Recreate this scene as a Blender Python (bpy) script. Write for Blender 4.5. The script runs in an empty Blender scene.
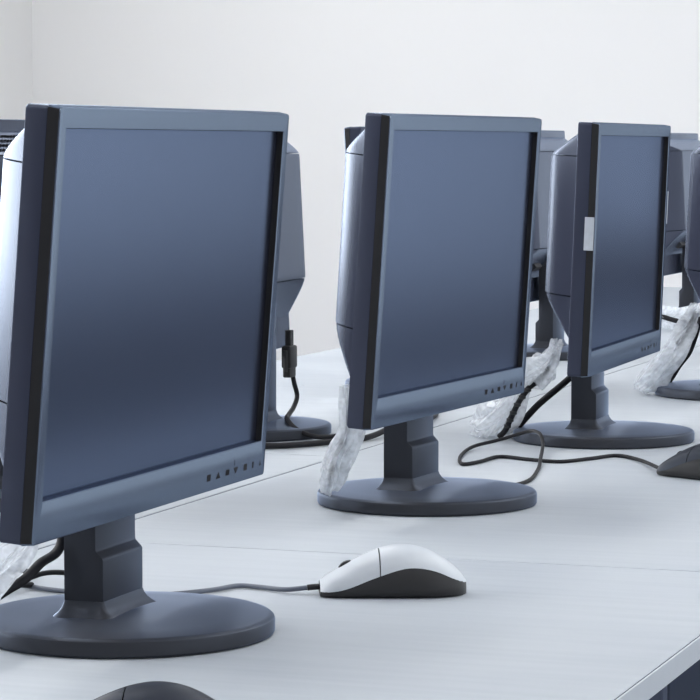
import bpy, bmesh, math, random
from mathutils import Vector, Matrix, noise

S = bpy.context.scene
C = bpy.context.collection
ZD = 0.74                      # height of the desk tops above the floor
PI = math.pi

# ------------------------------------------------------------------ camera
cam = bpy.data.cameras.new('camera')
cam.sensor_width = 36.0
cam.lens = 36.0 * 2800.0 / 700.0
cam.clip_start = 0.05
cam_o = bpy.data.objects.new('camera', cam)
C.objects.link(cam_o)
cam_o.location = (1.1228, -0.2864, 0.3679 + ZD)
cam_o.rotation_euler = (PI / 2 - 0.0726, 0, 0.3417)
S.camera = cam_o

# ------------------------------------------------------------------ exposure, world
S.view_settings.view_transform = 'Standard'
S.view_settings.look = 'None'
S.view_settings.exposure = 0.0
S.view_settings.gamma = 1.0
S.view_settings.use_curve_mapping = False
W = bpy.data.worlds.new('overcast')
S.world = W
W.use_nodes = True
W.node_tree.nodes['Background'].inputs[0].default_value = (0.80, 0.88, 1.0, 1)
W.node_tree.nodes['Background'].inputs[1].default_value = 1.0

WINDOW_GLOW = 9.0
ADDED_CEILING_GLOW = 10.9
ADDED_WINDOW_GLOW = 1.75

# ------------------------------------------------------------------ materials
def mat(name, col, rough=0.5, spec=0.5, tint=None, metal=0.0, coat=0.0, bump=0.0, bscale=400.0, var=0.0, vscale=30.0):
    m = bpy.data.materials.new(name)
    m.use_nodes = True
    nt = m.node_tree
    b = nt.nodes['Principled BSDF']
    b.inputs['Base Color'].default_value = (*col, 1)
    b.inputs['Roughness'].default_value = rough
    b.inputs['Specular IOR Level'].default_value = spec
    b.inputs['Metallic'].default_value = metal
    b.inputs['Coat Weight'].default_value = coat
    if tint:
        b.inputs['Specular Tint'].default_value = (*tint, 1)
    tc = nt.nodes.new('ShaderNodeTexCoord')
    if bump:
        n = nt.nodes.new('ShaderNodeTexNoise')
        n.inputs['Scale'].default_value = bscale
        n.inputs['Detail'].default_value = 2
        bp = nt.nodes.new('ShaderNodeBump')
        bp.inputs['Strength'].default_value = bump
        bp.inputs['Distance'].default_value = 0.0005
        nt.links.new(tc.outputs['Object'], n.inputs['Vector'])
        nt.links.new(n.outputs['Fac'], bp.inputs['Height'])
        nt.links.new(bp.outputs['Normal'], b.inputs['Normal'])
    if var:
        n = nt.nodes.new('ShaderNodeTexNoise')
        n.inputs['Scale'].default_value = vscale
        n.inputs['Detail'].default_value = 3
        mx = nt.nodes.new('ShaderNodeMix')
        mx.data_type = 'RGBA'
        mx.inputs['A'].default_value = tuple(c * (1 - var) for c in col) + (1,)
        mx.inputs['B'].default_value = tuple(min(1, c * (1 + var)) for c in col) + (1,)
        nt.links.new(tc.outputs['Object'], n.inputs['Vector'])
        nt.links.new(n.outputs['Fac'], mx.inputs['Factor'])
        nt.links.new(mx.outputs['Result'], b.inputs['Base Color'])
    return m

def emit(name, col, strength):
    m = bpy.data.materials.new(name)
    m.use_nodes = True
    nt = m.node_tree
    nt.nodes.remove(nt.nodes['Principled BSDF'])
    e = nt.nodes.new('ShaderNodeEmission')
    e.inputs[0].default_value = (*col, 1)
    e.inputs[1].default_value = strength
    nt.links.new(e.outputs[0], nt.nodes['Material Output'].inputs[0])
    return m

BLUE = (0.50, 0.68, 1.0)
def satin(name, diff, gloss, rough, bump=0.05):
    """dark blue-black plastic with an even, bluish satin sheen"""
    m = bpy.data.materials.new(name)
    m.use_nodes = True
    nt = m.node_tree
    nt.nodes.remove(nt.nodes['Principled BSDF'])
    d = nt.nodes.new('ShaderNodeBsdfDiffuse')
    d.inputs[0].default_value = (*diff, 1)
    g = nt.nodes.new('ShaderNodeBsdfAnisotropic')
    g.inputs['Color'].default_value = (*gloss, 1)
    g.inputs['Roughness'].default_value = rough
    a = nt.nodes.new('ShaderNodeAddShader')
    L = nt.links.new
    if bump:
        tc = nt.nodes.new('ShaderNodeTexCoord')
        n = nt.nodes.new('ShaderNodeTexNoise')
        n.inputs['Scale'].default_value = 900
        bp = nt.nodes.new('ShaderNodeBump')
        bp.inputs['Strength'].default_value = bump
        bp.inputs['Distance'].default_value = 0.0005
        L(tc.outputs['Object'], n.inputs['Vector'])
        L(n.outputs['Fac'], bp.inputs['Height'])
        L(bp.outputs['Normal'], g.inputs['Normal'])
    L(d.outputs[0], a.inputs[0]); L(g.outputs[0], a.inputs[1])
    L(a.outputs[0], nt.nodes['Material Output'].inputs[0])
    return m
def sheen(name, diff, gloss, rough, ior=1.45, bump=0.05):
    """dark plastic whose bluish gloss follows Fresnel"""
    m = satin(name, diff, gloss, rough, bump)
    nt = m.node_tree
    d = [n for n in nt.nodes if n.type == 'BSDF_DIFFUSE'][0]
    g = [n for n in nt.nodes if n.bl_idname == 'ShaderNodeBsdfAnisotropic'][0]
    fr = nt.nodes.new('ShaderNodeFresnel')
    fr.inputs['IOR'].default_value = ior
    mx = nt.nodes.new('ShaderNodeMixShader')
    nt.links.new(fr.outputs[0], mx.inputs[0])
    nt.links.new(d.outputs[0], mx.inputs[1])
    nt.links.new(g.outputs[0], mx.inputs[2])
    nt.links.new(mx.outputs[0], nt.nodes['Material Output'].inputs[0])
    return m
M = {}
M['wall'] = mat('white_paint', (0.88, 0.865, 0.838), 0.8, 0.2, var=0.01, vscale=1.5)
M['ceiling'] = mat('ceiling_paint', (0.85, 0.86, 0.87), 0.9, 0.1, var=0.01, vscale=2)
M['floor'] = mat('dark_carpet', (0.14, 0.17, 0.265), 0.95, 0.05, var=0.2, vscale=40)
M['darkwall'] = mat('dimmed_wall_paint', (0.24, 0.25, 0.28), 0.8, 0.1, var=0.03, vscale=3)  # unseen wall coloured dark so the monitor sides reflect less light
M['bezel'] = satin('bezel_plastic', (0.018, 0.022, 0.040), (0.125, 0.155, 0.195), 0.25)
M['shell'] = sheen('shell_plastic', (0.034, 0.038, 0.060), (0.64, 0.72, 0.86), 0.27, 1.38)
M['base'] = sheen('base_plastic', (0.032, 0.033, 0.038), (0.46, 0.54, 0.70), 0.36, 1.42)
M['screen'] = satin('matt_screen', (0.010, 0.010, 0.015), (0.102, 0.132, 0.198), 0.23, 0)
M['black'] = mat('black_plastic', (0.024, 0.024, 0.026), 0.5, 0.3, bump=0.05)
M['blackgloss'] = mat('dark_grey_plastic', (0.024, 0.025, 0.030), 0.42, 0.25, tint=BLUE)
M['cable'] = mat('cable_rubber', (0.014, 0.014, 0.017), 0.6, 0.2, bump=0.05)
M['greycable'] = mat('grey_cable', (0.10, 0.115, 0.15), 0.45, 0.5)
M['mousewhite'] = mat('pale_mouse_plastic', (0.52, 0.55, 0.59), 0.38, 0.4, var=0.06, vscale=60)
M['inner'] = mat('black_frame_and_rim_shade', (0.020, 0.020, 0.022), 0.7, 0.15)
M['icon'] = mat('dark_icon_print', (0.006, 0.006, 0.009), 0.6, 0.1)
M['sticker'] = mat('sticker_paper', (0.42, 0.45, 0.50), 0.6, 0.3, var=0.12, vscale=150)
M['edge'] = mat('edge_band', (0.50, 0.535, 0.57), 0.45, 0.4, var=0.03, vscale=60)
M['metal'] = mat('grey_steel', (0.16, 0.18, 0.22), 0.4, 0.5, metal=0.3)
M['frame'] = mat('window_frame_paint', (0.7, 0.72, 0.75), 0.4, 0.4)
M['glow'] = emit('lit_window', (0.95, 0.975, 1.0), WINDOW_GLOW)
M['added_glow'] = emit('added_window', (0.90, 0.95, 1.0), ADDED_WINDOW_GLOW)  # glow of the windows added on the right and back walls
M['added_lamp'] = emit('added_lamp_diffuser', (1.0, 0.99, 0.96), ADDED_CEILING_GLOW)

def desk_mat():
    m = mat('desk_laminate', (0.58, 0.62, 0.67), 0.45, 0.32)
    nt = m.node_tree
    b = nt.nodes['Principled BSDF']
    tc = nt.nodes.new('ShaderNodeTexCoord')
    # faint grain running across the desks
    mp = nt.nodes.new('ShaderNodeMapping')
    mp.inputs['Scale'].default_value = (5, 90, 1)
    n1 = nt.nodes.new('ShaderNodeTexNoise')
    n1.inputs['Scale'].default_value = 1.0
    n1.inputs['Detail'].default_value = 5
    n2 = nt.nodes.new('ShaderNodeTexNoise')
    n2.inputs['Scale'].default_value = 5.0
    n2.inputs['Detail'].default_value = 4
    r1 = nt.nodes.new('ShaderNodeValToRGB')
    r1.color_ramp.elements[0].position = 0.3
    r1.color_ramp.elements[0].color = (0.400, 0.431, 0.468, 1)
    r1.color_ramp.elements[1].position = 0.7
    r1.color_ramp.elements[1].color = (0.432, 0.461, 0.496, 1)
    r2 = nt.nodes.new('ShaderNodeValToRGB')
    r2.color_ramp.elements[0].position = 0.35
    r2.color_ramp.elements[0].color = (0.93, 0.935, 0.95, 1)
    r2.color_ramp.elements[1].position = 0.6
    r2.color_ramp.elements[1].color = (1, 1, 1, 1)
    mx = nt.nodes.new('ShaderNodeMix')
    mx.data_type = 'RGBA'
    mx.blend_type = 'MULTIPLY'
    mx.inputs['Factor'].default_value = 1
    # small pits and specks
    n3 = nt.nodes.new('ShaderNodeTexVoronoi')
    n3.inputs['Scale'].default_value = 9
    n3.inputs['Randomness'].default_value = 1
    r3 = nt.nodes.new('ShaderNodeValToRGB')
    r3.color_ramp.elements[0].position = 0.012
    r3.color_ramp.elements[0].color = (0.35, 0.37, 0.42, 1)
    r3.color_ramp.elements[1].position = 0.022
    r3.color_ramp.elements[1].color = (1, 1, 1, 1)
    mx2 = nt.nodes.new('ShaderNodeMix')
    mx2.data_type = 'RGBA'
    mx2.blend_type = 'MULTIPLY'
    mx2.inputs['Factor'].default_value = 1
    L = nt.links.new
    L(tc.outputs['Object'], mp.inputs['Vector'])
    L(mp.outputs['Vector'], n1.inputs['Vector'])
    L(tc.outputs['Object'], n2.inputs['Vector'])
    L(tc.outputs['Object'], n3.inputs['Vector'])
    L(n1.outputs['Fac'], r1.inputs[0])
    L(n2.outputs['Fac'], r2.inputs[0])
    L(n3.outputs['Distance'], r3.inputs[0])
    L(r1.outputs[0], mx.inputs['A'])
    L(r2.outputs[0], mx.inputs['B'])
    L(mx.outputs['Result'], mx2.inputs['A'])
    L(r3.outputs[0], mx2.inputs['B'])
    L(mx2.outputs['Result'], b.inputs['Base Color'])
    mr = nt.nodes.new('ShaderNodeMapRange')
    mr.inputs['To Min'].default_value = 0.50
    mr.inputs['To Max'].default_value = 0.62
    L(n2.outputs['Fac'], mr.inputs['Value'])
    L(mr.outputs[0], b.inputs['Roughness'])
    return m
M['desk'] = desk_mat()
M['seam_shade'] = mat('seam_shade_edge', (0.10, 0.115, 0.15), 0.9, 0.1, var=0.2, vscale=300)  # dark edge colour standing in for shade inside the desk seams

def wrap_mat():
    m = bpy.data.materials.new('crumpled_clear_plastic')
    m.use_nodes = True
    nt = m.node_tree
    b = nt.nodes['Principled BSDF']
    b.inputs['Base Color'].default_value = (0.80, 0.83, 0.87, 1)
    b.inputs['Roughness'].default_value = 0.22
    b.inputs['Specular IOR Level'].default_value = 0.6
    tr = nt.nodes.new('ShaderNodeBsdfTransparent')
    tl = nt.nodes.new('ShaderNodeBsdfTranslucent')
    tl.inputs[0].default_value = (0.85, 0.88, 0.92, 1)
    m1 = nt.nodes.new('ShaderNodeMixShader')
    m1.inputs[0].default_value = 0.45
    m2 = nt.nodes.new('ShaderNodeMixShader')
    tc = nt.nodes.new('ShaderNodeTexCoord')
    n = nt.nodes.new('ShaderNodeTexNoise')
    n.inputs['Scale'].default_value = 45
    n.inputs['Detail'].default_value = 3
    mr = nt.nodes.new('ShaderNodeMapRange')
    mr.inputs['From Min'].default_value = 0.35
    mr.inputs['From Max'].default_value = 0.65
    mr.inputs['To Min'].default_value = 0.18
    mr.inputs['To Max'].default_value = 0.70
    L = nt.links.new
    L(tc.outputs['Object'], n.inputs['Vector'])
    L(n.outputs['Fac'], mr.inputs['Value'])
    L(mr.outputs[0], m2.inputs[0])
    L(b.outputs[0], m1.inputs[1])
    L(tl.outputs[0], m1.inputs[2])
    L(m1.outputs[0], m2.inputs[1])
    L(tr.outputs[0], m2.inputs[2])
    L(m2.outputs[0], nt.nodes['Material Output'].inputs[0])
    return m
M['wrap'] = wrap_mat()

# ------------------------------------------------------------------ helpers
def link(name, me, m, parent=None, loc=None, rot=None, smooth=None):
    o = bpy.data.objects.new(name, me)
    C.objects.link(o)
    if m is not None and len(me.materials) == 0:
        me.materials.append(m)
    o.parent = parent
    if loc: o.location = loc
    if rot: o.rotation_euler = rot
    if smooth is not None:
        me.polygons.foreach_set('use_smooth', [True] * len(me.polygons))
        me.set_sharp_from_angle(angle=math.radians(smooth))
    return o

def mesh(name, v, f):
    me = bpy.data.meshes.new(name)
    me.from_pydata([tuple(p) for p in v], [], f)
    me.validate()
    bm = bmesh.new(); bm.from_mesh(me)
    bmesh.ops.recalc_face_normals(bm, faces=bm.faces)
    bm.to_mesh(me); bm.free()
    return me

def box(name, lo, hi, bev=0.0, seg=2):
    bm = bmesh.new()
    bmesh.ops.create_cube(bm, size=1)
    for v in bm.verts:
        v.co = Vector([(lo[i] + hi[i]) / 2 + v.co[i] * (hi[i] - lo[i]) for i in range(3)])
    if bev:
        bmesh.ops.bevel(bm, geom=list(bm.edges), offset=bev, segments=seg, profile=0.5, affect='EDGES')
    me = bpy.data.meshes.new(name); bm.to_mesh(me); bm.free()
    return me

def rrect(y0, y1, z0, z1, r, n=4):
    """rounded rectangle in the y,z plane"""
    pts = []
    for cy, cz, a0 in ((y1 - r, z1 - r, 0), (y0 + r, z1 - r, 90), (y0 + r, z0 + r, 180), (y1 - r, z0 + r, 270)):
        for k in range(n + 1):
            a = math.radians(a0 + 90 * k / n)
            pts.append((cy + r * math.cos(a), cz + r * math.sin(a)))
    return pts

def loft(name, rings, cap0=True, cap1=True, closed=False):
    v, f = [], []
    n = len(rings[0])
    for r in rings: v += [tuple(p) for p in r]
    R = len(rings)
    for i in range(R if closed else R - 1):
        a, b = i * n, ((i + 1) % R) * n
        for k in range(n):
            f.append((a + k, a + (k + 1) % n, b + (k + 1) % n, b + k))
    if not closed and cap0: f.append(tuple(range(n - 1, -1, -1)))
    if not closed and cap1: f.append(tuple((R - 1) * n + k for k in range(n)))
    return mesh(name, v, f)

def lathe(name, prof, n=72, sx=1.0, sy=1.0):
    rings = [[(r * sx * math.cos(2 * PI * k / n), r * sy * math.sin(2 * PI * k / n), z) for k in range(n)] for r, z in prof]
    return loft(name, rings)

def smooth_path(pts, sub=8):
    P = [Vector(p) for p in pts]
    P = [P[0] * 2 - P[1]] + P + [P[-1] * 2 - P[-2]]
    out = []
    for i in range(1, len(P) - 2):
        for k in range(sub):
            t = k / sub
            a, b, c, d = P[i - 1], P[i], P[i + 1], P[i + 2]
            out.append(0.5 * ((2 * b) + (c - a) * t + (2 * a - 5 * b + 4 * c - d) * t * t + (3 * b - a - 3 * c + d) * t ** 3))
    out.append(P[-2])
    return out

def frames(path):
    res = []
    nrm = None
    for i, p in enumerate(path):
        t = (path[min(i + 1, len(path) - 1)] - path[max(i - 1, 0)]).normalized()
        if nrm is None:
            nrm = t.orthogonal().normalized()
        nrm = (nrm - t * nrm.dot(t))
        nrm = nrm.normalized() if nrm.length > 1e-6 else t.orthogonal().normalized()
        res.append((p, nrm, t.cross(nrm)))
    return res

def tube(name, pts, r, seg=10, sub=8, rfun=None):
    path = smooth_path(pts, sub)
    rings = []
    N = len(path)
    for i, (p, a, b) in enumerate(frames(path)):
        rings.append([p + (a * math.cos(2 * PI * k / seg) + b * math.sin(2 * PI * k / seg)) * (rfun(i / (N - 1), 2 * PI * k / seg) if rfun else r) for k in range(seg)])
    return loft(name, rings)

def empty(name, loc, rz=0):
    o = bpy.data.objects.new(name, None)
    C.objects.link(o)
    o.empty_display_size = 0.05
    o.location = loc
    o.rotation_euler = (0, 0, rz)
    return o

def tag(o, label, cat, group=None):
    o['label'] = label; o['category'] = cat
    if group: o['group'] = group
    return o

def struct(o):
    o['kind'] = 'structure'
    return o

def copy_tree(o, parent=None):
    c = o.copy(); C.objects.link(c); c.parent = parent
    for ch in list(o.children): copy_tree(ch, c)
    return c

# ------------------------------------------------------------------ room
XL, XR, Y0, YB, ZC = -3.41, 2.3, -4.5, 9.0, 3.0
T = 0.12
struct(link('floor', box('floor', (XL - T, Y0 - T, -0.1), (XR + T, YB + T, 0)), M['floor']))
struct(link('ceiling', box('ceiling', (XL - T, Y0 - T, ZC), (XR + T, YB + T, ZC + 0.1)), M['ceiling']))
struct(link('wall_front', box('wall_front', (XL - T, Y0 - T, 0), (XR + T, Y0, ZC)), M['darkwall']))
def wall_mesh(name, u0, u1, holes, z0, z1):
    """wall in its own frame: runs along y, inner face at x = 0, thickness towards -x"""
    v, f = [], []
    def b(y0, y1, za, zb):
        i = len(v)
        for x in (-T, 0):
            v.extend([(x, y0, za), (x, y1, za), (x, y1, zb), (x, y0, zb)])
        f.extend([(i, i + 1, i + 2, i + 3), (i + 4, i + 7, i + 6, i + 5), (i, i + 4, i + 5, i + 1), (i + 1, i + 5, i + 6, i + 2), (i + 2, i + 6, i + 7, i + 3), (i + 3, i + 7, i + 4, i)])
    b(u0, u1, 0, z0); b(u0, u1, z1, ZC)
    y = u0
    for p, q in holes:
        b(y, p, z0, z1); y = q
    b(y, u1, z0, z1)
    return mesh(name, v, f)
wcount = [0]
def wall(name, loc, rz, u0, u1, holes, z0, z1, glow):
    struct(link(name, wall_mesh(name, u0, u1, holes, z0, z1), M['wall'], None, loc, (0, 0, rz)))
    for a, c in holes:
        wcount[0] += 1
        mid = Vector((0, (a + c) / 2, 0)); mid.rotate(Matrix.Rotation(rz, 3, 'Z'))
        w = struct(empty('window_%d' % wcount[0], (loc[0] + mid.x, loc[1] + mid.y, z0), rz))
        h, hw = z1 - z0, (c - a) / 2
        rings = []
        for x, off in ((-0.09, 0.0), (-0.03, 0.0), (-0.03, 0.05), (-0.09, 0.05)):
            rings.append([(x, y, z) for y, z in rrect(-hw + off, hw - off, off, h - off, 0.003, 1)])
        link('window_frame', loft('window_frame', rings, closed=True), M['frame'], w)
        link('mullion', box('mullion', (-0.085, -0.025, 0.05), (-0.035, 0.025, h - 0.05), 0.003), M['frame'], w)
        for s in (-1, 1):
            y0, y1 = sorted((s * 0.025, s * (hw - 0.05)))
            link('pane', box('pane', (-0.064, y0, 0.05), (-0.058, y1, h - 0.05)), glow, w)
        link('window_sill', box('window_sill', (-0.09, -hw, 0.0), (0.0, hw, 0.02), 0.004), M['frame'], w)
# left wall: windows before the part that the picture shows; right and back: unseen windows added for the screens to reflect
wall('wall_left', (XL, 0, 0), 0, Y0, YB, [(0.3, 2.1), (2.5, 4.3), (4.7, 6.5)], 0.85, 2.55, M['glow'])
wall('wall_right', (XR, 0, 0), PI, -YB, -Y0, [(-7.9, -6.9), (-6.7, -4.8), (-4.6, -2.7), (-2.5, -0.6)], 0.45, 2.5, M['added_glow'])
wall('wall_back', (0, YB, 0), -PI / 2, XL - T, XR + T, [(0.70, 1.70)], 0.70, 2.5, M['added_glow'])
bb = struct(link('baseboard_back', box('baseboard_back', (XL + 0.001, YB - 0.012, 0), (0.26, YB, 0.09), 0.002), M['wall']))

# added ceiling lamps, unseen, in rows to light the room and back wall
lampbody = box('housing', (-0.16, -0.62, -0.07), (0.16, 0.62, 0), 0.01)
lampdiff = box('diffuser', (-0.145, -0.60, -0.085), (0.145, 0.60, -0.068), 0.006)
for x, rowname in ((-2.5, 'window side row'), (-0.7, 'row over the desks'), (1.3, 'right wall row')):
    for nth, y in zip(('fifth', 'fourth', 'third', 'second', 'first'), (-2.0, 0.5, 2.4, 3.9, 7.3 if x < -2 else (5.8 if x < 0 else 4.9))):
        o = tag(empty('added_ceiling_light', (x, y, ZC)), 'added tube ceiling light, %s, %s from the back wall' % (rowname, nth), 'ceiling light', 'added ceiling lamps')
        link('housing', lampbody, M['frame'], o)
        link('diffuser', lampdiff, M['added_lamp'], o)

# unseen dark cabinets added along two walls to darken the lower screen reflections
M['cabinet'] = mat('added_dark_cabinet', (0.020, 0.026, 0.050), 0.6, 0.2, var=0.1, vscale=8)
CW, CH, CD = 0.80, 0.62, 0.42
cab = dict(body=box('body', (-CD / 2, -CW / 2 + 0.002, 0.0), (CD / 2 - 0.02, CW / 2 - 0.002, CH), 0.003),
           door=box('door', (CD / 2 - 0.019, -CW / 4 + 0.003, 0.06), (CD / 2, CW / 4 - 0.003, CH - 0.02), 0.002),
           handle=box('handle', (CD / 2, -0.006, 0.40), (CD / 2 + 0.022, 0.006, 0.52), 0.004))
def cabinet(x, y, rz, where, sc=1.0):
    o = tag(empty('added_cabinet', (x, y, 0), rz), 'added low dark two-door cabinet standing against the ' + where, 'cabinet', 'added dark cabinets')
    o.scale = (1, 1, sc)
    link('body', cab['body'], M['cabinet'], o)
    for s in (-1, 1):
        d = link('door', cab['door'], M['cabinet'], o, (0, s * CW / 4, 0))
        link('handle', cab['handle'], M['metal'], d, (0, -s * (CW / 4 - 0.05), 0))
for k in range(11):
    cabinet(XR - CD / 2 - 0.005, -0.6 + k * CW, PI, 'right wall, ' + ('first second third fourth fifth sixth seventh eighth ninth tenth eleventh'.split()[10 - k]) + ' from the corner', 0.66)
for k in range(2):
    cabinet(1.44 - k * CW, YB - CD / 2 - 0.02, -PI / 2, 'back wall, ' + ('beside the corner', 'away from the corner')[k])

# ------------------------------------------------------------------ desks
GAP = 0.0015
def desk(x0, x1, y0, y1, front, label):
    """front: +1 when the sitting side is at x1, -1 when at x0"""
    xc, yc = (x0 + x1) / 2, (y0 + y1) / 2
    hx, hy = (x1 - x0) / 2 - GAP, (y1 - y0) / 2 - GAP
    o = tag(empty('desk', (xc, yc, 0)), label, 'desk', 'desks of the back to back row')
    z = ZD
    me = box('desktop', (-hx, -hy, z - 0.018), (hx, hy, z), 0.0008, 1)
    me.materials.append(M['desk']); me.materials.append(M['seam_shade'])
    for p in me.polygons:
        if abs(p.normal.z) < 0.3: p.material_index = 1
    link('desktop', me, M['desk'], o)
    e0, e1 = (hx, hx + 0.0016) if front > 0 else (-hx - 0.0016, -hx)
    link('edge_band', box('edge_band', (e0, -hy, z - 0.0185), (e1, hy, z - 0.0012), 0.0005, 1), M['edge'], o)
    link('modesty_panel', box('modesty_panel', (-front * hx * 0.75 - 0.009, -hy + 0.06, 0.25), (-front * hx * 0.75 + 0.009, hy - 0.06, z - 0.018), 0.001), M['edge'], o)
    for sx in (-1, 1):
        for sy in (-1, 1):
            cx, cy = sx * (hx - 0.06), sy * (hy - 0.05)
            link('leg', box('leg', (cx - 0.02, cy - 0.02, 0.0), (cx + 0.02, cy + 0.02, z - 0.018), 0.003), M['metal'], o)
    return o
XF = 0.671
desk(0, XF, 0.55, 2.0844, 1, 'pale laminate desk carrying the white-topped mouse')
desk(0, XF, 2.0844, 4.25, 1, 'pale laminate desk carrying the monitor with the pale side sticker')
desk(0, XF, 4.25, 6.3, 1, 'pale laminate desk at the far end of the front row')
XBK = -0.61
desk(XBK, 0, 0.75, 2.83, -1, 'pale laminate desk opposite, under the monitor with rows of vent slots')
desk(XBK, 0, 2.83, 4.87, -1, 'pale laminate desk opposite, under the monitor with the hanging video plug')
desk(XBK, 0, 4.87, 6.9, -1, 'pale laminate desk at the far end of the opposite row')

# ------------------------------------------------------------------ monitors
WM, HM = 0.445, 0.300
HEAD = Vector((0.0288, 0, 0.0961))

def bezel_mesh():
    w = WM / 2
    def ring(x, y0, y1, z0, z1, r): return [(x, y, z) for y, z in rrect(y0, y1, z0, z1, r, 5)]
    oy0, oy1, oz0, oz1 = -0.2105, 0.2105, 0.0305, 0.2845
    R = [ring(-0.009, -w, w, 0, HM, 0.0035),
         ring(-0.0012, -w + 0.0012, w - 0.0012, 0.0010, HM - 0.0010, 0.0032),
         ring(-0.0003, -w + 0.0016, w - 0.0016, 0.0014, HM - 0.0014, 0.003),
         ring(0.0, -w + 0.0024, w - 0.0024, 0.0022, HM - 0.0022, 0.0025),
         ring(0.0, oy0 - 0.0005, oy1 + 0.0005, oz0 - 0.0020, oz1 + 0.0005, 0.0012),
         ring(-0.0006, oy0, oy1, oz0 - 0.0010, oz1, 0.0010),
         ring(-0.0014, oy0 - 0.0008, oy1 + 0.0008, oz0 - 0.0014, oz1 + 0.0008, 0.0010),
         ring(-0.009, oy0 - 0.0008, oy1 + 0.0008, oz0 - 0.0014, oz1 + 0.0008, 0.0010)]
    me = loft('front_bezel', R, closed=True)
    me.materials.append(M['bezel']); me.materials.append(M['inner'])
    for p in me.polygons:                       # shade on the side rims put into the colour as matt black
        if abs(p.normal.x) < 0.6 and p.center.x < -0.003 and abs(p.normal.z) < 0.5 and abs(p.center.y) > 0.2118: p.material_index = 1
    return me

def inner_frame_mesh():
    def ring(x, g): return [(x, y, z) for y, z in rrect(-0.2105 - g, 0.2105 + g, 0.0295 - g, 0.2845 + g, 0.0010, 5)]
    return loft('inner_frame', [ring(-0.0013, 0.0006), ring(-0.0007, 0.0), ring(-0.0058, 0.0), ring(-0.0058, 0.0006)], closed=True)

def rear_cover_mesh():
    w = WM / 2
    def ring(x, i, r): return [(x, y, z) for y, z in rrect(-w + i, w - i, i, HM - i, r, 5)]
    return loft('rear_cover', [ring(-0.0094, 0.0004, 0.0035), ring(-0.0248, 0.0004, 0.0035), ring(-0.0258, 0.0010, 0.0035), ring(-0.0262, 0.0022, 0.003)])

DMAX = 0.0475
def smin(a, b, k=0.006):
    h = max(k - abs(a - b), 0) / k
    return min(a, b) - h * h * k * 0.25
def depth(w, h):
    e = 0.2150 - abs(w)                       # distance from the side edge
    u = min(max(e / 0.066, 0), 1)
    side = DMAX * (1 - (1 - u) ** 1.5)
    top = DMAX * (0.2875 - h) / 0.0275
    bot = DMAX * (h - 0.040) / 0.054
    return max(0.0, smin(smin(side, top), bot, 0.003))

def housing_mesh(name, h0, h1, nh, lift=0.0):
    nw = 56
    ws = [-0.2145 + 0.429 * (0.5 - 0.5 * math.cos(PI * k / nw)) for k in range(nw + 1)]
    hs = [h0 + (h1 - h0) * k / nh for k in range(nh + 1)]
    v, f = [], []
    for h in hs:
        for w in ws: v.append((-0.0256 - depth(w, h) - lift, w, h))
    n = nw + 1
    for j in range(nh):
        for k in range(nw): f.append((j * n + k, j * n + k + 1, (j + 1) * n + k + 1, (j + 1) * n + k))
    # skirt back to the cover so that every piece is closed
    loop = [k for k in range(n)] + [j * n + nw for j in range(1, nh + 1)] + [nh * n + k for k in range(nw - 1, -1, -1)] + [j * n for j in range(nh - 1, 0, -1)]
    b0 = len(v)
    for i in loop: v.append((-0.0240, v[i][1], v[i][2]))
    m = len(loop)
    for k in range(m): f.append((loop[k], loop[(k + 1) % m], b0 + (k + 1) % m, b0 + k))
    f.append(tuple(b0 + k for k in range(m)))
    return mesh(name, v, f)

def neck_mesh():
    prof = [(-0.0335, 0.012), (-0.0015, 0.012), (-0.0015, 0.0600), (-0.0025, 0.0618), (-0.0072, 0.0665), (-0.0075, 0.0680), (-0.0075, 0.185), (-0.0335, 0.185)]
    y = 0.0375
    rings = [[(px, yy, pz) for px, pz in prof] for yy in (-y, y)]
    me = loft('neck', rings)
    bm = bmesh.new(); bm.from_mesh(me)
    bmesh.ops.bevel(bm, geom=[e for e in bm.edges], offset=0.0012, segments=2, profile=0.5, affect='EDGES', clamp_overlap=True)
    bm.to_mesh(me); bm.free()
    return me

def neck_foot_mesh():
    rings = []
    for z, g in ((0.014, 0.0135), (0.0178, 0.0105), (0.0200, 0.0070), (0.0228, 0.0036), (0.0260, 0.0014), (0.029, 0.0003)):
        rings.append([(x, y, z) for x, y in rrect(-0.0335 - g * 0.7, -0.0015 + g, -0.0375 - g, 0.0375 + g, 0.0015 + g * 0.8, 5)])
    return loft('neck_foot', rings)

def base_mesh():
    return lathe('base', [(0.109, 0.0), (0.1125, 0.0008), (0.1136, 0.0025), (0.1136, 0.0105), (0.1130, 0.0125), (0.1112, 0.0140), (0.108, 0.0146), (0.085, 0.0158), (0.06, 0.0172), (0.035, 0.0184), (0.004, 0.0190)], 96)

def prism(pts, x0, x1, name):
    return loft(name, [[(x0, y, z) for y, z in pts], [(x1, y, z) for y, z in pts]])

ME = dict(bezel=bezel_mesh(), inner=inner_frame_mesh(), cover=rear_cover_mesh(),
          screen=box('screen', (-0.0088, -0.2104, 0.0306), (-0.0056, 0.2104, 0.2844)),
          vent=housing_mesh('vent_cover', 0.2600, 0.2870, 12), house=housing_mesh('rear_housing', 0.0950, 0.2588, 34, 0.0),
          conn=housing_mesh('connector_cover', 0.0405, 0.0936, 18, -0.0008),
          neck=neck_mesh(), foot=neck_foot_mesh(), base=base_mesh())
sq = lambda a, b: [(-a, -b), (a, -b), (a, b), (-a, b)]
tri = lambda a, b: [(-a, -b), (a, -b), (0, b)]
icons = [sq(0.0035, 0.0026), tri(0.0045, 0.0026), sq(0.0036, 0.0022), [(-0.0045, 0.0022), (0.0, -0.0026), (0.0045, 0.0022)],
         sq(0.0032, 0.0026), sq(0.0012, 0.0026), tri(0.0016, 0.002)]
icon_y = [0.0965, 0.1165, 0.1365, 0.1545, 0.1760, 0.1930, 0.2095]
ME['icons'] = [prism(p, -0.0004, 0.0002, 'button_icon') for p in icons]
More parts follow.
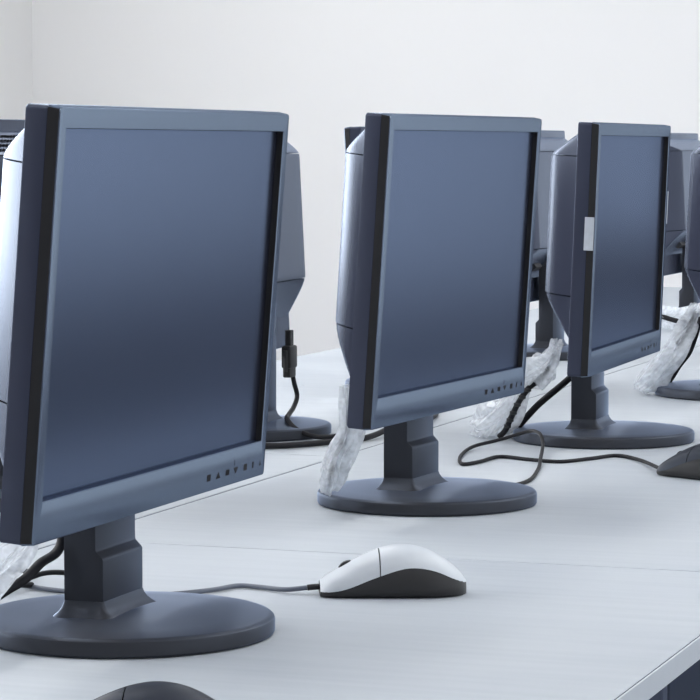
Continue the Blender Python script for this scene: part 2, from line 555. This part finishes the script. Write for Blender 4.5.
ME['lip'] = box('lower_lip', (-0.0060, -0.2112, 0.0280), (-0.0005, 0.2112, 0.0304), 0.0006, 2)
ME['led'] = box('power_light', (-0.0004, -0.0010, -0.0022), (0.0003, 0.0010, 0.0022))
ME['slot'] = box('vent_slot', (-0.0012, -0.0016, -0.0024), (0.0006, 0.0016, 0.0024))
ME['socket'] = box('video_socket', (-0.006, -0.019, -0.004), (0.006, 0.019, 0.004), 0.001)

def make_monitor():
    o = empty('monitor', (0, 0, 0))
    hd = []
    bz = link('front_bezel', ME['bezel'], M['bezel'], o, HEAD, smooth=35); hd.append(bz)
    link('lower_lip', ME['lip'], M['bezel'], bz)
    link('inner_frame', ME['inner'], M['inner'], bz)
    sc = link('screen', ME['screen'], M['screen'], o, HEAD); hd.append(sc)
    rc = link('rear_cover', ME['cover'], M['shell'], o, HEAD, smooth=35); hd.append(rc)
    vc = link('vent_cover', ME['vent'], M['shell'], o, HEAD, smooth=50); hd.append(vc)
    hs = link('rear_housing', ME['house'], M['shell'], o, HEAD, smooth=50); hd.append(hs)
    cc = link('connector_cover', ME['conn'], M['shell'], o, HEAD, smooth=50); hd.append(cc)
    for i, y in enumerate(icon_y):
        link('button_icon', ME['icons'][i], M['icon'], bz, (0, y, 0.0122))
    link('power_light', ME['led'], M['bezel'], bz, (0, 0.152, 0.0185))
    sk = link('video_socket', ME['socket'], M['black'], cc, (-0.047, 0.085, 0.062))
    sk.rotation_euler = (0, math.radians(35), 0)
    link('neck', ME['neck'], M['base'], o, smooth=35)
    link('neck_foot', ME['foot'], M['base'], o, smooth=40)
    link('base', ME['base'], M['base'], o, (0, 0, 0), smooth=30)
    return o

proto = make_monitor()
def place_monitor(x, y, rz, tilt, label, group, first=[True], slots=False, hz=1.0):
    o = proto if first[0] else copy_tree(proto)
    first[0] = False
    o.location = (x, y, ZD); o.rotation_euler = (0, 0, rz)
    for ch in o.children:
        if ch.name.split('.')[0] in ('front_bezel', 'screen', 'rear_cover', 'vent_cover', 'rear_housing', 'connector_cover'):
            ch.rotation_euler = (0, tilt, 0)
            ch.scale = (1, 1, hz)
        if slots and ch.name.split('.')[0] == 'vent_cover':
            for r in range(4):
                for k in range(52):
                    w = -0.172 + k * 0.00675 + (0.0015 if r % 2 else 0)
                    h = 0.2648 + r * 0.0052
                    s = link('vent_slot', ME['slot'], M['icon'], ch, (-0.0256 - depth(w, h), w, h))
                    s.rotation_euler = (math.radians(25), math.radians(-52), 0)
    tag(o, label, 'monitor', group)
    return o

GF, GO = 'monitors along the front desks', 'monitors on the opposite desks'
def front_xy(x, y, a):             # from the lower front edge to the base centre
    return x - 0.0288 * math.cos(a), y - 0.0288 * math.sin(a)
def fm(x, y, a, t, label, hz=1.0):
    bx, by = front_xy(x, y, a)
    return place_monitor(bx, by, a, t, label, GF, hz=hz)
m1 = fm(0.2865, 1.638, 0.0107, 0.0781, 'black flat monitor standing beside the white-topped mouse and its grey cord')
m2 = fm(0.2623, 2.4503, -0.0552, 0.0643, 'black flat monitor between the white-topped mouse and the looped black mouse cord', 1.011)
m3 = fm(0.2790, 3.118, 0.0406, 0.040, 'black flat monitor with a pale sticker on its side edge')
m4 = fm(0.2990, 3.80, 0.0, 0.05, 'black monitor with a large bundle of plastic-wrapped cables leaning under its rear')
place_monitor(-0.20, 2.33, PI, 0.05, 'black monitor facing away with rows of small vent slots across its top', GO, slots=True)
place_monitor(-0.205, 3.037, PI + 0.07, 0.05, 'black monitor facing away with a video plug hanging from its rear', GO)
place_monitor(-0.20, 3.75, PI, 0.05, 'black monitor facing away whose top corner shows beside the second monitor shell', GO)
place_monitor(-0.207, 4.45, PI, 0.05, 'black monitor facing away behind the gap before the stickered monitor', GO)
place_monitor(-0.215, 5.60, PI, 0.05, 'black monitor facing away at the far end of the opposite desks', GO)

def head_child(mon, part):
    return [c for c in mon.children if c.name.split('.')[0] == part][0]
st = link('sticker', box('sticker', (-0.0125, -0.2228, 0.150), (-0.0015, -0.2218, 0.189)), M['sticker'], m3, HEAD, (0, 0.040, 0))
st['label'] = 'pale paper sticker'
st2 = link('sticker', box('sticker', (-0.0060, 0.2190, 0.170), (0.0004, 0.2228, 0.213)), M['sticker'], m3, HEAD, (0, 0.040, 0))
st2['label'] = 'narrow pale sticker on the far edge'

# ------------------------------------------------------------------ mice
ML = 0.121
def lerp_tab(tab, s):
    """smooth (Hermite) interpolation of a table"""
    n = len(tab)
    for i in range(n - 1):
        if s <= tab[i + 1][0] or i == n - 2:
            def slope(k):
                if k <= 0: return (tab[1][1] - tab[0][1]) / (tab[1][0] - tab[0][0])
                if k >= n - 1: return (tab[-1][1] - tab[-2][1]) / (tab[-1][0] - tab[-2][0])
                return (tab[k + 1][1] - tab[k - 1][1]) / (tab[k + 1][0] - tab[k - 1][0])
            (a, va), (b, vb) = tab[i], tab[i + 1]
            h = b - a; t = min(max((s - a) / h, 0), 1)
            return va * (2 * t ** 3 - 3 * t * t + 1) + slope(i) * h * (t ** 3 - 2 * t * t + t) + vb * (3 * t * t - 2 * t ** 3) + slope(i + 1) * h * (t ** 3 - t * t)
TOP = [(0, 0.0120), (0.05, 0.0165), (0.14, 0.0230), (0.27, 0.0315), (0.42, 0.0385), (0.57, 0.0410), (0.72, 0.0375), (0.86, 0.0285), (0.95, 0.0195), (1.0, 0.0115)]
WID = [(0, 0.0180), (0.04, 0.0225), (0.15, 0.0265), (0.35, 0.0285), (0.55, 0.0300), (0.75, 0.0300), (0.88, 0.0255), (0.95, 0.0185), (0.985, 0.0110), (1.0, 0.0050)]
CUT = [(0, 0.0045), (0.08, 0.0052), (0.18, 0.0080), (0.36, 0.0165), (0.55, 0.0238), (0.66, 0.0245), (0.78, 0.0215), (0.90, 0.0150), (1.0, 0.0095)]
def mouse_w(s, z):
    t = lerp_tab(TOP, s)
    q = min(max(z / t, 0), 1)
    return lerp_tab(WID, s) * (1 - q ** 3.2) ** 0.5 * (0.94 + 0.06 * min(1, z / 0.006))
def sarr(a, b, n): return [a + (b - a) * k / n for k in range(n + 1)]
def mouse_skin(name, s0, s1, n, zlo, side=0, m=10, y_gap=0.0):
    """upper skin between two stations; side 0 = whole width, else one half (a button)"""
    rings = []
    for s in sarr(s0, s1, n):
        zl, t = zlo(s), lerp_tab(TOP, s)
        half = []
        for k in range(m + 1):
            z = zl + (t - zl) * math.sin(PI / 2 * k / m)
            half.append((mouse_w(s, z), z))
        x = ML * (0.5 - s)
        if side == 0:
            r = [(x, y, z) for y, z in half[:-1]] + [(x, 0, t)] + [(x, -y, z) for y, z in reversed(half[:-1])]
        else:
            r = [(x, side * max(y, y_gap), z) for y, z in half]
        rings.append(r)
    # inner wall, 1.6 mm inside, to give the shell a thickness
    v, f = [], []
    nn = len(rings[0])
    for r in rings: v += r
    off = len(v)
    for r in rings: v += [(x, y * 0.93, z - 0.0012) for x, y, z in r]
    for i in range(len(rings) - 1):
        for k in range(nn - 1):
            a, b = i * nn + k, (i + 1) * nn + k
            f.append((a, a + 1, b + 1, b)); f.append((off + a, off + b, off + b + 1, off + a + 1))
        a, b = i * nn, (i + 1) * nn
        f.append((a, b, off + b, off + a)); a += nn - 1; b += nn - 1
        f.append((a, off + a, off + b, b))
    L0 = (len(rings) - 1) * nn
    for k in range(nn - 1):
        f.append((k, off + k, off + k + 1, k + 1)); f.append((L0 + k, L0 + k + 1, off + L0 + k + 1, off + L0 + k))
    return mesh(name, v, f)
def mouse_base():
    rings = []
    for s in sarr(0.0, 1.0, 30):
        x = ML * (0.5 - s); c = lerp_tab(CUT, s) + 0.0004
        half = [(mouse_w(s, 0.0006) * 0.93, 0.0006)] + [(mouse_w(s, z) * 0.992, z) for z in sarr(0.0022, c, 6)]
        r = [(x, y, z) for y, z in half] + [(x, -y, z) for y, z in reversed(half)]
        rings.append(r)
    return loft('lower_body', rings)
cutf = lambda s: lerp_tab(CUT, s) + 0.0003
MM = dict(base=mouse_base(), palm=mouse_skin('palm_cover', 0.405, 1.0, 22, cutf),
          bl=mouse_skin('button', 0.0, 0.397, 14, cutf, 1, y_gap=0.0006), br=mouse_skin('button', 0.0, 0.397, 14, cutf, -1, y_gap=0.0006))
wr = []
for yy, rr in ((-0.0034, 0.0088), (-0.0026, 0.0102), (0.0026, 0.0102), (0.0034, 0.0088)):
    wr.append([(rr * math.cos(2 * PI * k / 24), yy, rr * math.sin(2 * PI * k / 24)) for k in range(24)])
MM['wheel'] = loft('scroll_wheel', wr)
MM['strain'] = tube('cord_relief', [(ML / 2 - 0.004, 0, 0.0065), (ML / 2 + 0.004, 0, 0.0062), (ML / 2 + 0.010, 0, 0.0056)], 0.0026, 10, 4)
def mouse(x, y, nose, label, top, low):
    o = tag(empty('computer_mouse', (x, y, ZD), nose), label, 'mouse', 'computer mice')
    link('lower_body', MM['base'].copy(), low, o, smooth=40)
    link('palm_cover', MM['palm'].copy(), top, o, smooth=45)
    link('button', MM['bl'].copy(), top, o, smooth=45)
    link('button', MM['br'].copy(), top, o, smooth=45)
    link('scroll_wheel', MM['wheel'].copy(), M['black'], o, (ML * (0.5 - 0.205), 0, 0.0178), smooth=40)
    link('cord_relief', MM['strain'].copy(), low, o, smooth=40)
    return o
NOSE = PI + 0.40
mouse(0.3890, 1.882, NOSE, 'white-topped computer mouse with black sides on the pale desk', M['mousewhite'], M['black'])
mouse(0.462, 2.765, PI - 0.42, 'all-black computer mouse at the end of the long looped cord', M['blackgloss'], M['black'])
mouse(0.437, 1.268, PI + 0.30, 'all-black computer mouse in front of the first monitor base', M['blackgloss'], M['black'])

# ------------------------------------------------------------------ cords and cables
def cord(name, pts, r, m, label, cat='cable', group=None, seg=10):
    o = link(name, tube(name, [(p[0], p[1], p[2] + ZD) for p in pts], r, seg), m, smooth=60)
    return tag(o, label, cat, group)

def mouse_nose(x, y, a, d=ML / 2 + 0.010): return (x + d * math.cos(a), y + d * math.sin(a), 0.0056)
a = mouse_nose(0.3890, 1.882, NOSE)
cord('mouse_cord', [a, (0.305, 1.852, 0.0034), (0.278, 1.862, 0.0026), (0.259, 1.862, 0.0026), (0.246, 1.832, 0.0026), (0.215, 1.795, 0.0026), (0.165, 1.785, 0.0026), (0.10, 1.80, 0.0026), (0.03, 1.86, 0.0026)],
     0.0021, M['greycable'], 'thin grey mouse cord running from the white-topped mouse')
a = mouse_nose(0.462, 2.765, PI - 0.42)
cord('mouse_cord', [a, (0.353, 2.887, 0.0030), (0.315, 2.930, 0.0024), (0.293, 2.888, 0.0024), (0.268, 2.846, 0.0024), (0.229, 2.855, 0.0024), (0.187, 2.873, 0.0024), (0.180, 2.815, 0.0024),
     (0.168, 2.785, 0.0024), (0.142, 2.862, 0.0024), (0.131, 2.945, 0.0045), (0.149, 2.98, 0.009), (0.166, 2.98, 0.014), (0.181, 2.98, 0.019), (0.196, 2.97, 0.0235), (0.209, 2.95, 0.0255), (0.221, 2.93, 0.0235), (0.232, 2.90, 0.015), (0.249, 2.83, 0.007), (0.268, 2.75, 0.0028), (0.285, 2.640, 0.0024), (0.262, 2.578, 0.0024), (0.19, 2.575, 0.0024)],
     0.0022, M['cable'], 'thin black mouse cord looping over the desk to the black mouse')
cord('power_cable', [(-0.24, 2.80, 0.0045), (-0.109, 2.870, 0.0045), (-0.075, 2.900, 0.0045), (-0.047, 2.947, 0.0045), (-0.028, 2.985, 0.0045), (-0.022, 3.03, 0.006), (-0.02, 3.10, 0.010), (-0.02, 3.22, 0.006), (-0.05, 3.36, 0.0045), (-0.14, 3.50, 0.0045)],
     0.0038, M['cable'], 'thick black power cable lying along the opposite desk by the seam')

# hanging video plug of the monitor facing away
o = tag(empty('video_cable', (-0.178, 3.134, ZD)), 'black video cable plugged into the rear of a monitor facing away', 'cable')
def rel(pts, org): return [(p[0] - org[0], p[1] - org[1], p[2]) for p in pts]
org = (-0.178, 3.118)
link('cord', tube('cord', rel([(-0.176, 3.120, 0.078), (-0.176, 3.130, 0.058), (-0.174, 3.136, 0.040), (-0.172, 3.118, 0.027), (-0.162, 3.075, 0.022), (-0.140, 3.010, 0.0215), (-0.112, 2.975, 0.012), (-0.085, 2.975, 0.0045), (-0.06, 3.02, 0.0042)], org), 0.0032, 10), M['cable'], o, smooth=60)
link('plug', box('plug', (-0.007, -0.013, 0.078), (0.007, 0.013, 0.108), 0.003), M['black'], o, smooth=40)
link('plug_neck', box('plug_neck', (-0.004, -0.006, 0.104), (0.004, 0.006, 0.128), 0.001), M['black'], o)
link('plug_collar', box('plug_collar', (-0.0055, -0.011, 0.066), (0.0055, 0.011, 0.080), 0.002), M['black'], o, smooth=40)
for s in (-1, 1):
    link('thumb_screw', tube('thumb_screw', [(0, s * 0.0145, 0.074), (0, s * 0.0145, 0.088), (0, s * 0.0145, 0.102)], 0.0032, 8, 2), M['black'], o, smooth=40)

# ------------------------------------------------------------------ plastic-wrapped cable bundles
def wrapped(org, label, bags, cords, seed, beads=None):
    """bags: list of (path, radius table); cords: list of (path, radius)"""
    o = tag(empty('wrapped_cable', (org[0], org[1], ZD)), label, 'cable', 'plastic-wrapped cables')
    for pts, r in cords:
        link('cord', tube('cord', rel(pts, org), r, 8), M['cable'], o, smooth=60)
    for bi, (pts, rt) in enumerate(bags):
        path = rel(pts, org)
        def rf(s, th, bi=bi):
            R = lerp_tab(rt, s)
            fold = 0.26 * math.sin(3 * th + 4 * s + bi) + 0.20 * math.sin(7 * th - 6 * s + seed) + 0.14 * math.sin(13 * th + 5 * s)
            nz = noise.noise(Vector((math.cos(th) * 2.2 + seed, math.sin(th) * 2.2, s * 4))) * 0.4
            return max(0.0012, R * (1 + fold + nz))
        me = tube('plastic_wrap', path, 0, 48, 12, rf)
        bm = bmesh.new(); bm.from_mesh(me)
        for f in [f for f in bm.faces if len(f.verts) > 4]: bm.faces.remove(f)
        for v in bm.verts: v.co.z = max(v.co.z, 0.0012)
        bm.to_mesh(me); bm.free()
        w = link('plastic_wrap', me, M['wrap'], o, smooth=70)
        w['label'] = 'crumpled clear plastic'
    if beads:
        path = smooth_path(rel(beads[0], org), 6)
        for p in path[1::3]:
            link('cable_tie', lathe('cable_tie', [(0.002, -0.003), (beads[1], -0.002), (beads[1], 0.002), (0.002, 0.003)], 12), M['black'], o, p)
    return o

wrapped((0.19, 1.53), 'clear plastic-wrapped cable hanging behind the monitor beside the white-topped mouse',
        [([(0.219, 1.575, 0.098), (0.216, 1.557, 0.077), (0.210, 1.535, 0.064), (0.203, 1.505, 0.050), (0.192, 1.48, 0.035), (0.18, 1.44, 0.016)], [(0, 0.005), (0.3, 0.009), (0.7, 0.0125), (1, 0.010)])],
        [([(0.212, 1.630, 0.100), (0.212, 1.62, 0.066), (0.215, 1.58, 0.059), (0.212, 1.560, 0.050), (0.203, 1.548, 0.043), (0.192, 1.535, 0.034)], 0.0038),
         ([(0.196, 1.700, 0.030), (0.203, 1.645, 0.042), (0.209, 1.60, 0.0485), (0.213, 1.565, 0.050)], 0.0020),
         ([(0.10, 1.80, 0.004), (0.09, 1.76, 0.012), (0.085, 1.80, 0.016), (0.07, 1.86, 0.004)], 0.0026)], 1.3)
wrapped((0.16, 2.32), 'clear plastic-wrapped cable hanging down onto a round base from a monitor rear',
        [([(0.207, 2.275, 0.135), (0.206, 2.283, 0.105), (0.203, 2.29, 0.088), (0.191, 2.30, 0.069), (0.176, 2.325, 0.046), (0.166, 2.345, 0.026)], [(0, 0.004), (0.35, 0.0075), (0.65, 0.0105), (0.9, 0.011), (1, 0.009)]),
         ([(0.206, 2.325, 0.102), (0.204, 2.32, 0.090), (0.197, 2.31, 0.070), (0.182, 2.33, 0.046), (0.168, 2.35, 0.028)], [(0, 0.006), (0.5, 0.0075), (1, 0.006)])],
        [([(0.206, 2.29, 0.125), (0.200, 2.295, 0.085), (0.186, 2.31, 0.062), (0.174, 2.325, 0.044), (0.166, 2.345, 0.030)], 0.0030)], 4.1)
wrapped((0.15, 3.05), 'clear plastic-wrapped twisted cable beside the monitor with the pale sticker',
        [([(0.222, 3.00, 0.130), (0.205, 3.03, 0.105), (0.180, 3.06, 0.090), (0.162, 3.07, 0.073)], [(0, 0.006), (0.3, 0.009), (0.6, 0.019), (1, 0.008)]),
         ([(0.165, 3.07, 0.076), (0.150, 3.07, 0.055), (0.130, 3.08, 0.030), (0.104, 3.11, 0.016), (0.08, 3.14, 0.010)], [(0, 0.007), (0.35, 0.013), (0.7, 0.022), (1, 0.012)])],
        [([(0.215, 3.04, 0.125), (0.205, 3.05, 0.112), (0.192, 3.06, 0.089), (0.180, 3.06, 0.077), (0.168, 3.06, 0.067), (0.156, 3.06, 0.050), (0.146, 3.06, 0.030), (0.137, 3.065, 0.013), (0.128, 3.07, 0.005)], 0.0036),
         ([(0.212, 3.15, 0.100), (0.204, 3.14, 0.080), (0.193, 3.12, 0.066), (0.183, 3.10, 0.055), (0.174, 3.08, 0.044), (0.160, 3.085, 0.030), (0.14, 3.10, 0.012), (0.12, 3.12, 0.006)], 0.0044)], 7.7,
        beads=([(0.170, 3.06, 0.069), (0.156, 3.06, 0.050), (0.146, 3.06, 0.030), (0.138, 3.065, 0.014)], 0.0046))
wrapped((0.18, 3.76), 'large bundle of clear plastic-wrapped cables slanting down to the desk past the stickered monitor',
        [([(0.214, 3.82, 0.130), (0.208, 3.79, 0.105), (0.204, 3.75, 0.084), (0.184, 3.75, 0.056), (0.158, 3.76, 0.030), (0.132, 3.78, 0.012)], [(0, 0.008), (0.3, 0.013), (0.6, 0.015), (0.85, 0.013), (1, 0.007)]),
         ([(0.204, 3.76, 0.070), (0.185, 3.755, 0.044), (0.165, 3.75, 0.022), (0.145, 3.75, 0.010)], [(0, 0.008), (0.5, 0.011), (1, 0.008)])],
        [([(0.225, 3.79, 0.115), (0.220, 3.78, 0.090), (0.213, 3.77, 0.065), (0.196, 3.78, 0.044), (0.180, 3.80, 0.024), (0.16, 3.84, 0.006)], 0.0038),
         ([(0.212, 3.81, 0.120), (0.208, 3.79, 0.100), (0.200, 3.755, 0.078)], 0.0050)], 11.2)
wrapped((-0.14, 5.25), 'tangle of clear plastic-wrapped cables on the opposite desk by the last monitor facing away',
        [([(-0.21, 5.08, 0.05), (-0.18, 5.14, 0.035), (-0.13, 5.24, 0.022), (-0.08, 5.33, 0.016), (-0.02, 5.42, 0.014)], [(0, 0.010), (0.4, 0.018), (0.7, 0.020), (1, 0.012)])],
        [([(-0.25, 5.02, 0.07), (-0.19, 5.12, 0.045), (-0.12, 5.20, 0.016), (-0.07, 5.24, 0.006)], 0.0050)], 3.3)
